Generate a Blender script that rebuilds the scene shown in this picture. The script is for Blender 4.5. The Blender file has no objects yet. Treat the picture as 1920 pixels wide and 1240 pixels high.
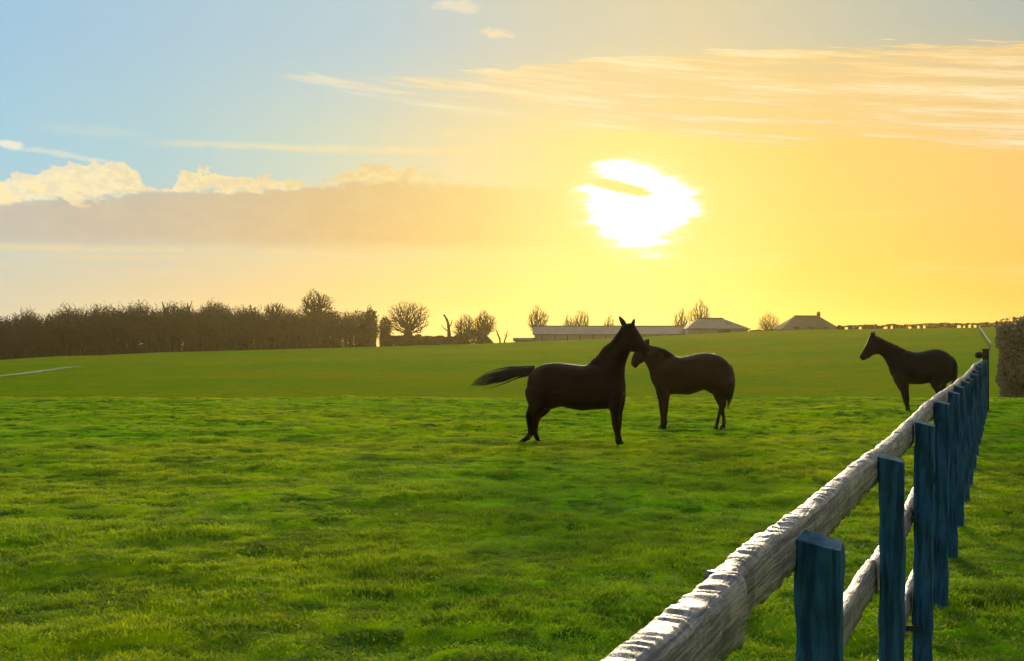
import bpy, math, random
import numpy as np
from mathutils import Vector, Matrix

scene = bpy.context.scene
COL = scene.collection
F = 2226.0          # focal length in photograph pixels (1920 wide)
CZ = 1.85           # eye height
R = math.radians

# ------------------------------------------------------------------ helpers
def mesh_obj(name, verts, faces, mat=None, parent=None, smooth=False, link=True):
    me = bpy.data.meshes.new(name)
    verts = np.asarray(verts, dtype=np.float32)
    if isinstance(faces, np.ndarray) and faces.ndim == 2:
        n, k = faces.shape
        me.vertices.add(len(verts)); me.vertices.foreach_set('co', verts.ravel())
        me.loops.add(n*k); me.loops.foreach_set('vertex_index', faces.astype(np.int32).ravel())
        me.polygons.add(n)
        me.polygons.foreach_set('loop_start', np.arange(0, n*k, k, dtype=np.int32))
        me.update(calc_edges=True)
    else:
        me.from_pydata([tuple(map(float, v)) for v in verts], [], [tuple(int(i) for i in f) for f in faces])
    if smooth:
        me.polygons.foreach_set('use_smooth', np.ones(len(me.polygons), dtype=bool))
    me.validate()
    o = bpy.data.objects.new(name, me)
    if mat: me.materials.append(mat)
    if link: COL.objects.link(o)
    if parent: o.parent = parent
    return o

def tag(o, label=None, cat=None, group=None, kind=None):
    if label: o['label'] = label
    if cat: o['category'] = cat
    if group: o['group'] = group
    if kind: o['kind'] = kind
    return o

def empty(name, loc, label, cat, group=None):
    o = bpy.data.objects.new(name, None); o.location = loc; o.empty_display_size = .3
    COL.objects.link(o)
    return tag(o, label, cat, group)

class MB:
    """collects geometry for ONE mesh"""
    def __init__(s): s.v = []; s.f = []
    def add(s, v, f):
        n = len(s.v); s.v += [tuple(p) for p in v]; s.f += [tuple(i+n for i in q) for q in f]
    def box(s, c, d, rz=0.0):
        cx, cy, cz = c; a, b, h = d[0]/2, d[1]/2, d[2]/2
        v = []
        for z in (-h, h):
            for x, y in ((-a,-b),(a,-b),(a,b),(-a,b)):
                v.append((cx+x*math.cos(rz)-y*math.sin(rz), cy+x*math.sin(rz)+y*math.cos(rz), cz+z))
        s.add(v, [(3,2,1,0),(4,5,6,7),(0,1,5,4),(1,2,6,5),(2,3,7,6),(3,0,4,7)])
    def loft(s, rings):
        n = len(rings[0]); base = len(s.v)
        for r in rings: s.v += [tuple(p) for p in r]
        for i in range(len(rings)-1):
            for j in range(n):
                a = base+i*n+j; b = base+i*n+(j+1) % n
                s.f.append((a, b, b+n, a+n))
        s.f.append(tuple(base+j for j in range(n))[::-1])
        s.f.append(tuple(base+(len(rings)-1)*n+j for j in range(n)))
    def build(s, name, mat, parent=None, smooth=False):
        return mesh_obj(name, s.v, s.f, mat, parent, smooth)

def vnoise(x, y, seed=0):
    xi = np.floor(x).astype(np.int64); yi = np.floor(y).astype(np.int64)
    fx = x-xi; fy = y-yi
    fx = fx*fx*fx*(fx*(fx*6-15)+10); fy = fy*fy*fy*(fy*(fy*6-15)+10)
    def h(a, b):
        n = (a*374761393 + b*668265263 + seed*974634777) & 0x7fffffff
        n = ((n ^ (n >> 13))*1274126177) & 0x7fffffff
        n = (n ^ (n >> 16)) & 0xffff
        return n/65535.0
    return ((h(xi,yi)*(1-fx)+h(xi+1,yi)*fx)*(1-fy)+(h(xi,yi+1)*(1-fx)+h(xi+1,yi+1)*fx)*fy)*2-1

def sstep(a, b, x):
    t = np.clip((x-a)/(b-a), 0, 1); return t*t*(3-2*t)

# ------------------------------------------------------------------ terrain height
CR = [(-400,690),(0,684),(150,670),(300,661),(500,656),(720,650),(900,645),(960,642),(1100,637),(1250,630),(1410,621),(1580,618),(1850,614),(2300,612)]
YC = 235.0
cx_ = np.array([(p-960)/F*YC for p, q in CR]); cz_ = np.array([CZ+(640-q)/F*YC for p, q in CR])
def ground(X, Y, bumps=True):
    X = np.asarray(X, float); Y = np.asarray(Y, float)
    zc = np.interp(X, cx_, cz_)
    dip = -1.5
    z = dip*sstep(36, 60, Y)
    t = np.clip((Y-62)/(YC-62), 0, 1.0)
    rise = (zc-dip)*(t**1.25*(1+.12*np.sin(t*math.pi)))
    z = z+np.where(Y > 62, rise, 0)
    back = sstep(YC, YC+95, Y)
    z = z-back*(np.maximum(zc, -6)+5.5)
    z += .9*back*vnoise(X/90+5, Y/90)
    z += (.30*vnoise(X/23+9, Y/30+3)+.10*vnoise(X/7+2, Y/9+5))*sstep(50, 110, Y)*(1-sstep(200, 235, Y))
    near = 1-sstep(30, 55, Y)
    z += near*.035*vnoise(X/3.1+40, Y/2.7+11)
    if bumps:
        w = 1-.6*sstep(42, 60, Y)
        patch = .55+.45*vnoise(X/1.9+3, Y/1.9+8, 5)
        wx = X+.12*vnoise(X/.5, Y/.5, 41); wy = Y+.10*vnoise(X/.45+9, Y/.45, 42)
        bil = 1-2*np.abs(vnoise(wx/.46, wy/.36, 1))
        bil2 = 1-2*np.abs(vnoise(wx/.20+3, wy/.17, 2))
        hol = np.minimum(vnoise(wx/.62+11, wy/.40, 43)+.38, 0)
        b = (.050*bil+.036*bil2)*patch+.12*hol
        b += .05*np.maximum(vnoise(X/.95+7, Y/.75, 3)-.1, 0)
        z += w*b
        # trodden hollows
    return z
def P(px, py, Y):
    return Vector(((px-960)/F*Y, Y, CZ+(640-py)/F*Y))
def gz(x, y): return float(ground(np.array([x]), np.array([y]), False)[0])
def ray_ground(px, py, y0=44):
    for Y in np.arange(y0, 300, .5):
        p = P(px, py, Y)
        if gz(p.x, p.y) >= p.z: return Vector((p.x, p.y, gz(p.x, p.y)))
    p = P(px, py, YC); return Vector((p.x, p.y, gz(p.x, p.y)))

# ------------------------------------------------------------------ node helpers
class NT:
    def __init__(s, tree): s.t = tree; s.n = tree.nodes; s.l = tree.links
    def put(s, sock, v):
        if isinstance(v, E): s.l.new(v.s, sock)
        elif isinstance(v, bpy.types.NodeSocket): s.l.new(v, sock)
        else:
            if isinstance(v, (tuple, list)) and len(v) == 3 and sock.type == 'RGBA': v = (*v, 1)
            sock.default_value = v
    def math(s, op, *a, clamp=False):
        n = s.n.new('ShaderNodeMath'); n.operation = op; n.use_clamp = clamp
        for i, v in enumerate(a): s.put(n.inputs[i], v)
        return E(s, n.outputs[0])
    def ss(s, a, b, x, o0=0., o1=1., typ='SMOOTHSTEP'):
        n = s.n.new('ShaderNodeMapRange'); n.interpolation_type = typ
        for i, v in enumerate((x, a, b, o0, o1)): s.put(n.inputs[i], v)
        return E(s, n.outputs[0])
    def vec(s, x, y, z=0.):
        n = s.n.new('ShaderNodeCombineXYZ')
        for i, v in enumerate((x, y, z)): s.put(n.inputs[i], v)
        return n.outputs[0]
    def noise(s, vec, scale, detail=4., rough=.55, dist=0., color=False, typ='FBM'):
        n = s.n.new('ShaderNodeTexNoise'); n.noise_dimensions = '3D'; n.noise_type = typ
        if vec is not None: s.l.new(vec, n.inputs['Vector'])
        n.inputs['Scale'].default_value = scale; n.inputs['Detail'].default_value = detail
        n.inputs['Roughness'].default_value = rough; n.inputs['Distortion'].default_value = dist
        return E(s, n.outputs['Fac'])
    def mix(s, f, a, b, blend='MIX'):
        n = s.n.new('ShaderNodeMix'); n.data_type = 'RGBA'; n.blend_type = blend; n.clamp_factor = True
        s.put(n.inputs[0], f); s.put(n.inputs[6], a); s.put(n.inputs[7], b)
        return n.outputs[2]
    def ramp(s, f, stops, interp='LINEAR'):
        n = s.n.new('ShaderNodeValToRGB'); cr = n.color_ramp; cr.interpolation = interp
        s.put(n.inputs[0], f)
        while len(cr.elements) > 1: cr.elements.remove(cr.elements[-1])
        for i, (p, c) in enumerate(stops):
            e = cr.elements[0] if i == 0 else cr.elements.new(p)
            e.position = p
            e.color = (*c, 1) if isinstance(c, (tuple, list)) else (c, c, c, 1)
        return n.outputs[0]
class E:
    def __init__(s, nt, sock): s.nt = nt; s.s = sock
    def __add__(a, b): return a.nt.math('ADD', a, b)
    __radd__ = __add__
    def __sub__(a, b): return a.nt.math('SUBTRACT', a, b)
    def __rsub__(a, b): return a.nt.math('SUBTRACT', b, a)
    def __mul__(a, b): return a.nt.math('MULTIPLY', a, b)
    __rmul__ = __mul__
    def __truediv__(a, b): return a.nt.math('DIVIDE', a, b)
def lin(r, g, b):
    f = lambda c: (c/255/12.92 if c/255 <= .04045 else ((c/255+.055)/1.055)**2.4)
    return (f(r), f(g), f(b))

def material(name, rough=.9, spec=.2):
    m = bpy.data.materials.new(name); m.use_nodes = True
    nt = NT(m.node_tree); b = m.node_tree.nodes['Principled BSDF']
    b.inputs['Roughness'].default_value = rough
    b.inputs['Specular IOR Level'].default_value = spec
    return m, nt, b
def simple(name, c1, c2, scale=3., rough=.9, spec=.2, bump=0., stretch=(1,1,1), coord='Object', detail=5.):
    m, nt, b = material(name, rough, spec)
    tc = nt.n.new('ShaderNodeTexCoord'); mp = nt.n.new('ShaderNodeMapping')
    nt.l.new(tc.outputs[coord], mp.inputs[0]); mp.inputs['Scale'].default_value = stretch
    n = nt.noise(mp.outputs[0], scale, detail, .6)
    nt.l.new(nt.mix(nt.ss(.35, .65, n), c1, c2), b.inputs['Base Color'])
    if bump:
        bp = nt.n.new('ShaderNodeBump'); bp.inputs['Strength'].default_value = 1; bp.inputs['Distance'].default_value = bump
        nt.l.new(n.s, bp.inputs['Height']); nt.l.new(bp.outputs[0], b.inputs['Normal'])
    return m

# ------------------------------------------------------------------ camera
cam = bpy.data.cameras.new('camera'); co = bpy.data.objects.new('camera', cam); COL.objects.link(co)
co.location = (0, 0, CZ); co.rotation_euler = (R(90), 0, 0)
cam.sensor_width = 36; cam.lens = 36*F/1920; cam.shift_y = 20/1920
cam.clip_start = .05; cam.clip_end = 5000
scene.camera = co

# ------------------------------------------------------------------ world
SUN_AZ = math.atan((1198-960)/F); SUN_EL = math.atan((640-405)/F*math.cos(SUN_AZ))
w = bpy.data.worlds.new('World'); scene.world = w; w.use_nodes = True
nt = NT(w.node_tree); bg = w.node_tree.nodes['Background']
tc = nt.n.new('ShaderNodeTexCoord'); sp = nt.n.new('ShaderNodeSeparateXYZ'); nt.l.new(tc.outputs['Generated'], sp.inputs[0])
sx, sy, sz = (E(nt, sp.outputs[i]) for i in range(3))
az = nt.math('ARCTAN2', sx, sy)
T = nt.math('DIVIDE', sz, nt.math('MAXIMUM', nt.math('SQRT', sx*sx+sy*sy), .02))
def A(px): return math.atan((px-960)/F)
def V(px, py): return (640-py)/F*math.cos(A(px))
AZ0, AZ1 = A(-500), A(2500)
azf = nt.ss(AZ0, AZ1, az, 0., 1., 'LINEAR')
def apos(px): return (A(px)-AZ0)/(AZ1-AZ0)
def hramp(stops, interp='LINEAR'):          # colour by azimuth
    return nt.ramp(azf, [(apos(p), lin(*c)) for p, c in stops], interp)
def edge(pts):                               # elevation line as a function of azimuth, in units of tangent
    lo, hi = -.05, .4
    r = nt.ramp(azf, [(apos(p), (V(p, q)-lo)/(hi-lo)) for p, q in pts])
    return E(nt, r)*(hi-lo)+lo
def alpha(stops): return E(nt, nt.ramp(azf, [(apos(p), a) for p, a in stops]))
px1 = 1/F                                     # one photograph pixel as an angle
hi_c = hramp([(-450,(120,178,228)),(0,(160,200,226)),(400,(174,204,218)),(700,(184,206,212)),(1000,(208,206,184)),(1300,(220,206,166)),(1600,(198,196,172)),(1920,(178,187,178)),(2450,(150,180,205))])
mid_c = hramp([(-450,(120,180,225)),(0,(166,208,225)),(300,(176,209,214)),(600,(203,215,195)),(850,(232,216,165)),(1200,(255,224,125)),(1500,(252,208,104)),(1920,(246,200,112)),(2450,(190,190,170))])
low_c = hramp([(-450,(190,200,195)),(0,(212,206,182)),(300,(222,204,165)),(600,(236,204,140)),(900,(252,212,118)),(1200,(255,237,120)),(1500,(255,206,82)),(1920,(255,194,84)),(2450,(225,190,130))])
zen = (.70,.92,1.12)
base = nt.mix(nt.ss(.03, .15, T), low_c, mid_c)
base = nt.mix(nt.ss(.15, .265, T), base, hi_c)
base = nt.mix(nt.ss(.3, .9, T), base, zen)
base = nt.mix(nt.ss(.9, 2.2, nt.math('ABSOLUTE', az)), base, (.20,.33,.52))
# physical clear sky under it
sky = nt.n.new('ShaderNodeTexSky'); sky.sky_type = 'NISHITA'; sky.sun_disc = False
sky.sun_elevation = SUN_EL; sky.sun_rotation = SUN_AZ; sky.altitude = 60; sky.dust_density = 1.5
nish = nt.mix(1., sky.outputs[0], (.1, .1, .1), 'MULTIPLY')
base = nt.mix(.05, base, nish)

vN = nt.vec(az, T)
fb = nt.noise(nt.vec(az*1.6, T*3.2), 22, 4, .6)
fbs = nt.noise(nt.vec(az*1.0, T*2.0), 70, 3, .62)
streak = nt.noise(nt.vec(az*1.0, (T+az*.11)*15), 5.5, 6, .7)
streak2 = nt.noise(nt.vec(az*1.1+3, (T+az*.02)*15), 4.5, 4, .6)
# soft veil streaks in the low sky
col = nt.mix(nt.ss(.5, .72, streak2)*nt.ss(.0, .04, T)*.35*nt.ss(.13, .1, T), base, hramp([(0,(232,216,180)),(600,(246,218,155)),(1200,(255,240,150)),(1920,(255,220,135))]))
# dark flat cloud bank
te = edge([(-500,372),(0,378),(100,372),(190,366),(270,358),(400,358),(520,354),(600,348),(700,336),(830,344),(1080,352),(1400,345),(2500,360)])
Tn = T+(fbs-.5)*.010+(fb-.5)*.008
bank = nt.ss(-3*px1, 11*px1, te-Tn)*nt.ss(-10*px1, 26*px1, (T-V(500,470))+(streak2-.5)*.012)*alpha([(-500,.9),(0,1),(700,.95),(900,.7),(1100,.0)])
bankc = hramp([(0,(200,186,168)),(300,(208,186,154)),(600,(226,188,128)),(750,(238,196,118)),(950,(250,208,112)),(1150,(255,222,112))])
bankc = nt.mix(nt.ss(.4,.7,fb)*.35, bankc, hramp([(0,(212,202,182)),(600,(236,204,140)),(1000,(255,220,125))]))
col = nt.mix(bank*.82, col, bankc)
# sunlit cumulus tops riding on the bank
tp = edge([(-500,310),(-20,340),(60,326),(110,308),(235,302),(258,318),(272,356),(325,350),(338,322),(380,315),(430,323),(470,334),(560,338),(590,352),(630,332),(665,313),(720,307),(780,316),(830,330),(870,350),(2500,380)])
puff = nt.noise(nt.vec(az*1.0, T*1.5), 85, 4, .68)
Tp = T+(puff-.5)*.030
pm = nt.ss(-1*px1, 4*px1, tp-Tp)*nt.ss(-9*px1, 5*px1, (T-te)+(fbs-.5)*.022)*alpha([(-500,1),(600,1),(760,.75),(870,.0)])
pc = nt.mix(nt.ss(.38,.62,puff), hramp([(0,(240,226,190)),(500,(238,214,164)),(800,(244,204,130))]), hramp([(0,(255,240,196)),(500,(255,230,165)),(800,(255,226,140))]))
col = nt.mix(pm*.92, col, pc)
# ragged lit wisps below the top at the far left
wz = nt.ss(.52,.60, nt.noise(nt.vec(az*1.2, (T+az*.25)*3.2), 30, 3, .6))*nt.ss(V(0,392),V(0,375),T,0.,1.)*nt.ss(V(0,330),V(0,345),T)*alpha([(-500,1),(120,1),(220,0.)])
col = nt.mix(wz*.85, col, lin(255,234,178))
# thin horizontal bars
def bar(py0, py1, px0, px1_, a, c, slope=0., nz=.008):
    global col
    v0 = V(700,py0); v1 = V(700,py1)
    Tb = T+az*slope+(streak2-.5)*nz
    m = nt.ss(v1, (v0+v1)/2, Tb)*nt.ss(v0, (v0+v1)/2, Tb)
    m = m*nt.ss(A(px0), A(px0+160), az)*nt.ss(A(px1_), A(px1_-260), az)*a*nt.ss(.34,.58,streak2+(fb-.5)*.6)
    col = nt.mix(m, col, c)
bar(464, 482, -900, 760, .75, hramp([(0,(228,214,172)),(400,(244,216,158)),(800,(255,214,130))]), 0)
bar(481, 497, 60, 900, .5, lin(240,212,150))
bar(268, 292, 240, 1000, .75, hramp([(300,(228,226,196)),(900,(255,228,160))]), .0)
bar(272, 300, 30, 330, .5, lin(226,228,205), .03)
bar(236, 256, 760, 1010, .7, lin(255,232,160), .0)
bar(208, 232, 740, 950, .45, lin(250,228,160), .06)
# cirrus fan on the right
up = edge([(-500,60),(480,160),(520,141),(640,142),(690,132),(960,136),(985,120),(1280,103),(1600,88),(1920,76),(2500,60)])
dn = edge([(-500,150),(480,145),(520,150),(700,182),(900,214),(1150,246),(1400,278),(1920,296),(2500,300)])
cm = nt.ss(-3*px1, 5*px1, (up-T)+(streak-.5)*.045)*nt.ss(-4*px1, 46*px1, (T-dn)+(streak-.5)*.05)*alpha([(-500,0),(480,0),(540,1),(1000,1),(1920,1),(2500,.6)])
cden = nt.ss(A(540),A(1250),az,.22,.46)+nt.ss(.43, .52, streak)*.62+.12*nt.ss(.4,.62,nt.noise(nt.vec(az*1.0, (T+az*.08)*8), 14, 2, .65))
cc = nt.mix(nt.ss(.45,.7,streak), hramp([(500,(236,226,195)),(1000,(250,220,160)),(1500,(250,214,140)),(1920,(246,208,142))]), hramp([(500,(252,240,205)),(1000,(255,240,188)),(1920,(255,238,194))]))
CIR = (cm*cden, cc)
# two small high wisps
def wisp(px, py, rx, ry, a, c):
    global col
    dx = (az-A(px))/(rx*px1); dy = (T-V(px,py)+(az-A(px))*.12)/(ry*px1)
    r = 1-nt.math('SQRT', dx*dx+dy*dy)+(fbs-.5)*1.6
    col = nt.mix(nt.ss(.1, .75, r)*a, col, c)
wisp(860, 12, 62, 22, .7, lin(244,228,196)); wisp(935, 64, 48, 14, .75, lin(252,230,180))
wisp(15, 272, 44, 12, .9, lin(240,236,215)); wisp(130, 292, 130, 9, .5, lin(236,232,205))
# sun glow and the burning gap in the cloud
dx = az-A(1198); dy = T-V(1198,405)
dist = nt.math('SQRT', dx*dx*.75+dy*dy*1.2)
glow = nt.math('POWER', nt.ss(380*px1, 60*px1, dist, 0., 1., 'LINEAR'), 2.0)
col = nt.mix(glow*.55, col, (1.0, .86, .26))
col = nt.mix(CIR[0], col, CIR[1])
sn = nt.noise(nt.vec(az*1.0+1.3, T*4.0), 17, 4, .55)
ex = (az-A(1194))/(112*px1); ey = (T-V(1194,390))/(92*px1)
exl = ex-nt.ss(-1., .2, ey, .12, 0.)                               # tapers downward
blob = 1-nt.math('SQRT', exl*exl*nt.ss(-1., 0., ey, 1.9, 1.)+ey*ey)+(sn-.5)*1.45+(fbs-.5)*.2+.05
nx = (az-A(1165))/(88*px1); ny = (T-V(1165,352)-(az-A(1165))*-.22)/(16*px1)
notch = nt.ss(.0, .6, 1-nt.math('SQRT', nx*nx+ny*ny)+(fbs-.5)*.7)
bm = nt.math('POWER', nt.ss(-.15, .55, blob)*(1-notch*.97), 3.0)
halo = nt.ss(-.5, .25, blob)*nt.ss(1.6,.9,nt.math('SQRT', ex*ex+ey*ey))*(1-notch)
col = nt.mix(halo*.7, col, (1.0, .93, .40))
col2 = nt.mix(bm, col, (7.0, 6.5, 5.2))
# below the horizon
col2 = nt.mix(nt.ss(-.005, -.05, T), col2, (.12, .13, .05))
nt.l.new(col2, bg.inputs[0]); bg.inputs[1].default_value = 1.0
w.cycles.sampling_method = 'MANUAL'; w.cycles.sample_map_resolution = 1024

sl = bpy.data.lights.new('sun', 'SUN'); so = bpy.data.objects.new('sun', sl); COL.objects.link(so)
sl.energy = 5.0; sl.angle = R(12); sl.color = (1, .80, .50)
sd = Vector((math.sin(SUN_AZ)*math.cos(SUN_EL), math.cos(SUN_AZ)*math.cos(SUN_EL), math.sin(SUN_EL)))
so.rotation_euler = sd.to_track_quat('Z', 'Y').to_euler(); so.location = (0, 0, 60)
scene.view_settings.view_transform = 'Standard'; scene.view_settings.look = 'None'
scene.cycles.max_bounces = 4; scene.cycles.diffuse_bounces = 2; scene.cycles.glossy_bounces = 1; scene.cycles.transmission_bounces = 3; scene.cycles.volume_bounces = 0
scene.cycles.use_adaptive_sampling = True; scene.cycles.adaptive_threshold = .03; scene.cycles.sample_clamp_indirect = 4
scene.view_settings.exposure = 0; scene.view_settings.gamma = 1

# ------------------------------------------------------------------ ground sheet
def grass_material(name, blades=False):
    m = bpy.data.materials.new(name); m.use_nodes = True
    n = NT(m.node_tree); b = m.node_tree.nodes['Principled BSDF']; out = m.node_tree.nodes['Material Output']
    geo = n.n.new('ShaderNodeNewGeometry'); pos = geo.outputs['Position']
    big = n.noise(pos, .11, 3, .5); mid = n.noise(pos, .75, 5, .62); sm = n.noise(pos, 6.5, 4, .6)
    c = n.mix(n.ss(.38, .62, big), (.41, .45, .001), (.23, .42, .002))
    c = n.mix(n.ss(.42, .68, mid)*.8, c, (.045, .125, .006))
    c = n.mix(n.ss(.58, .78, sm)*.5, c, (.24, .28, .03))
    c = n.mix(n.ss(.66, .80, n.noise(pos, 1.7, 6, .7))*.7, c, (.22, .17, .04))
    mpn = n.n.new('ShaderNodeMapping'); n.l.new(pos, mpn.inputs[0]); mpn.inputs['Scale'].default_value = (.75, 1.1, 1)
    weed_shade = n.noise(mpn.outputs[0], 3.1, 4, .62, .5); wd2 = n.noise(pos, .5, 3, .6)  # dark spots: weeds and dung, plus painted shading contrast for the hollows
    c = n.mix(n.ss(.50, .60, weed_shade)*n.ss(.2, .5, wd2)*.85, c, (.035, .105, .006))
    c = n.mix(n.ss(.66, .74, n.noise(mpn.outputs[0], 5.3, 3, .6))*.8, c, (.022, .028, .008))
    if blades:
        oi = n.n.new('ShaderNodeObjectInfo'); rnd = E(n, oi.outputs['Random'])
        c = n.mix(rnd*.35, c, n.mix(rnd, (.16, .36, .003), (.40, .46, .006)))
        n.l.new(c, b.inputs['Base Color']); b.inputs['Roughness'].default_value = .6; b.inputs['Specular IOR Level'].default_value = .25
        tr = n.n.new('ShaderNodeBsdfTranslucent'); n.l.new(n.mix(.5, c, n.mix(.5, c, (.55, .62, .008))), tr.inputs[0])
        mx = n.n.new('ShaderNodeMixShader'); mx.inputs[0].default_value = .5
        n.l.new(b.outputs[0], mx.inputs[1]); n.l.new(tr.outputs[0], mx.inputs[2]); n.l.new(mx.outputs[0], out.inputs[0])
    else:
        # hillside beyond is smoother and more olive
        spz = n.n.new('ShaderNodeSeparateXYZ'); n.l.new(pos, spz.inputs[0]); py = E(n, spz.outputs[1])
        far = n.mix(n.ss(.36, .64, n.noise(pos, .03, 6, .65)), (.21, .22, .001), (.12, .21, .002))
        far = n.mix(n.ss(.45, .75, n.noise(pos, .35, 6, .7))*.5, far, (.26, .27, .01))
        far = n.mix(n.ss(.50, .66, n.noise(mpn.outputs[0], .9, 5, .7))*.6, far, (.07, .125, .004))
        c = n.mix(n.ss(24, 54, py+(n.noise(pos, .12, 3, .5)-.5)*16), c, far)
        n.l.new(c, b.inputs['Base Color']); b.inputs['Roughness'].default_value = 1; b.inputs['Specular IOR Level'].default_value = 0
        bp = n.n.new('ShaderNodeBump'); bp.inputs['Distance'].default_value = .05; bp.inputs['Strength'].default_value = .8
        n.l.new((n.noise(pos, 9, 6, .7)*1.0).s, bp.inputs['Height']); n.l.new(bp.outputs[0], b.inputs['Normal'])
    return m
M_ground = grass_material('pasture_ground'); M_blade = grass_material('grass_blade', True)

def axis(parts):
    o = []
    for a, b, st in parts: o += list(np.arange(a, b, st))
    return np.array(o)
gx = axis([(-900,-300,40),(-300,-120,10),(-120,-40,3),(-40,-15,.5),(-15,18,.075),(18,40,.4),(40,130,3),(130,300,10),(300,901,40)])
gy = axis([(-60,-6,3),(-6,3,.5),(3,6,.15),(6,16,.055),(16,44,.085),(44,62,.35),(62,240,2.2),(240,360,4),(360,901,30)])
XX, YY = np.meshgrid(gx, gy); ZZ = ground(XX, YY)
nx_, ny_ = len(gx), len(gy)
idx = np.arange(nx_*ny_).reshape(ny_, nx_)
q = np.stack([idx[:-1,:-1], idx[:-1,1:], idx[1:,1:], idx[1:,:-1]], -1).reshape(-1, 4)
g = mesh_obj('ground', np.stack([XX, YY, ZZ], -1).reshape(-1, 3), q, M_ground, smooth=True)
tag(g, kind='structure')

# ------------------------------------------------------------------ grass blades (stuff)
rng = np.random.default_rng(7)
def tile(seed, n, rad, hmin, hmax):
    r = np.random.default_rng(seed)
    cl = r.uniform(-rad, rad, (5, 2))
    pick = r.integers(0, 5, n); spread = np.where(r.random(n) < .5, .04, .13)
    c = cl[pick]+r.normal(0, 1, (n, 2))*spread[:, None]*.8
    h = r.uniform(hmin, hmax, n)*np.where(spread < .1, 1.25, .85)
    th = r.uniform(0, 2*math.pi, n); wd = r.uniform(.0022, .005, n)
    lean = r.uniform(.3, 1.5, n)*h; ld = r.uniform(0, 2*math.pi, n)
    v = np.zeros((n, 5, 3))
    ux = np.cos(th)*wd; uy = np.sin(th)*wd
    lx = np.cos(ld)*lean; ly = np.sin(ld)*lean
    for k, (s, hh, ll) in enumerate(((-1,0,0),(1,0,0),(1,.55,.35),(-1,.55,.35),(0,1,1))):
        v[:,k,0] = c[:,0]+ux*s+lx*ll; v[:,k,1] = c[:,1]+uy*s+ly*ll; v[:,k,2] = h*hh
    b = (np.arange(n)*5)[:,None]
    f = [tuple(x) for x in np.concatenate([b+np.array([[0,1,2,3]])], 0)]
    f2 = [tuple(x) for x in (b+np.array([[3,2,4]]))]
    me = bpy.data.meshes.new('grass_tuft'); me.from_pydata(v.reshape(-1,3).tolist(), [], [tuple(map(int,x)) for x in f+f2])
    me.materials.append(M_blade)
    return bpy.data.objects.new('grass_tuft', me)
tcol = bpy.data.collections.new('grass_tufts')
for k in range(5): tcol.objects.link(tile(100+k, 165, .15, .013, .038))
pts = []
def scatter(y0, y1, st):
    for y in np.arange(y0, y1, st):
        for x in np.arange(-.47*y-2.0, .47*y+2.0, st):
            pts.append((x+rng.uniform(-st,st)*.5, y+rng.uniform(-st,st)*.5))
scatter(4.5, 13, .135); scatter(13, 22, .18); scatter(22, 41, .32)
pts = np.array(pts); pz = ground(pts[:,0], pts[:,1])
gobj = mesh_obj('grass', np.column_stack([pts, pz-.001]), [], None)
tag(gobj, 'short tufted green pasture grass', kind='stuff')
me = gobj.data
at = me.attributes.new('rot', 'FLOAT', 'POINT'); at.data.foreach_set('value', rng.uniform(0, 6.283, len(pts)).astype(np.float32))
hs = .75+.5*vnoise(pts[:,0]/1.1, pts[:,1]/1.0, 21)+rng.uniform(-.15, .25, len(pts))
at = me.attributes.new('sz', 'FLOAT', 'POINT'); at.data.foreach_set('value', np.clip(hs, .45, 1.6).astype(np.float32))
gt = bpy.data.node_groups.new('grass_scatter', 'GeometryNodeTree')
gt.interface.new_socket('Geometry', in_out='INPUT', socket_type='NodeSocketGeometry')
gt.interface.new_socket('Geometry', in_out='OUTPUT', socket_type='NodeSocketGeometry')
N = gt.nodes; L = gt.links
gi = N.new('NodeGroupInput'); go = N.new('NodeGroupOutput'); ip = N.new('GeometryNodeInstanceOnPoints')
ci = N.new('GeometryNodeCollectionInfo'); ci.inputs[0].default_value = tcol; ci.inputs[1].default_value = True; ci.inputs[2].default_value = True
a1 = N.new('GeometryNodeInputNamedAttribute'); a1.data_type = 'FLOAT'; a1.inputs[0].default_value = 'rot'
a2 = N.new('GeometryNodeInputNamedAttribute'); a2.data_type = 'FLOAT'; a2.inputs[0].default_value = 'sz'
cv = N.new('ShaderNodeCombineXYZ'); L.new(a1.outputs[0], cv.inputs[2])
cs = N.new('ShaderNodeCombineXYZ'); cs.inputs[0].default_value = 1; cs.inputs[1].default_value = 1; L.new(a2.outputs[0], cs.inputs[2])
er = N.new('FunctionNodeEulerToRotation'); L.new(cv.outputs[0], er.inputs[0])
L.new(gi.outputs[0], ip.inputs['Points']); L.new(ci.outputs[0], ip.inputs['Instance']); ip.inputs['Pick Instance'].default_value = True
L.new(er.outputs[0], ip.inputs['Rotation']); L.new(cs.outputs[0], ip.inputs['Scale']); L.new(ip.outputs[0], go.inputs[0])
md = gobj.modifiers.new('scatter', 'NODES'); md.node_group = gt

# ------------------------------------------------------------------ materials
def wood_material(name, top, side, rough=.62, spec=.35, dark=(.05,.045,.05)):
    m, n, b = material(name, rough, spec)
    tcn = n.n.new('ShaderNodeTexCoord'); mp = n.n.new('ShaderNodeMapping'); n.l.new(tcn.outputs['Object'], mp.inputs[0])
    mp.inputs['Scale'].default_value = (1.4, 34, 34)
    g1 = n.noise(mp.outputs[0], 2.2, 6, .65, .4)
    g2 = n.noise(tcn.outputs['Object'], 9, 5, .6)
    c = n.mix(n.ss(.36, .62, g1), side, top)
    c = n.mix(n.ss(.50, .68, g2)*.6, c, dark)
    c = n.mix(n.ss(.57, .63, n.noise(mp.outputs[0], 4.5, 3, .5))*.7, c, dark)
    n.l.new(c, b.inputs['Base Color'])
    bp = n.n.new('ShaderNodeBump'); bp.inputs['Distance'].default_value = .012
    n.l.new((g1*.7+g2*.3).s, bp.inputs['Height']); n.l.new(bp.outputs[0], b.inputs['Normal'])
    return m
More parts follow.
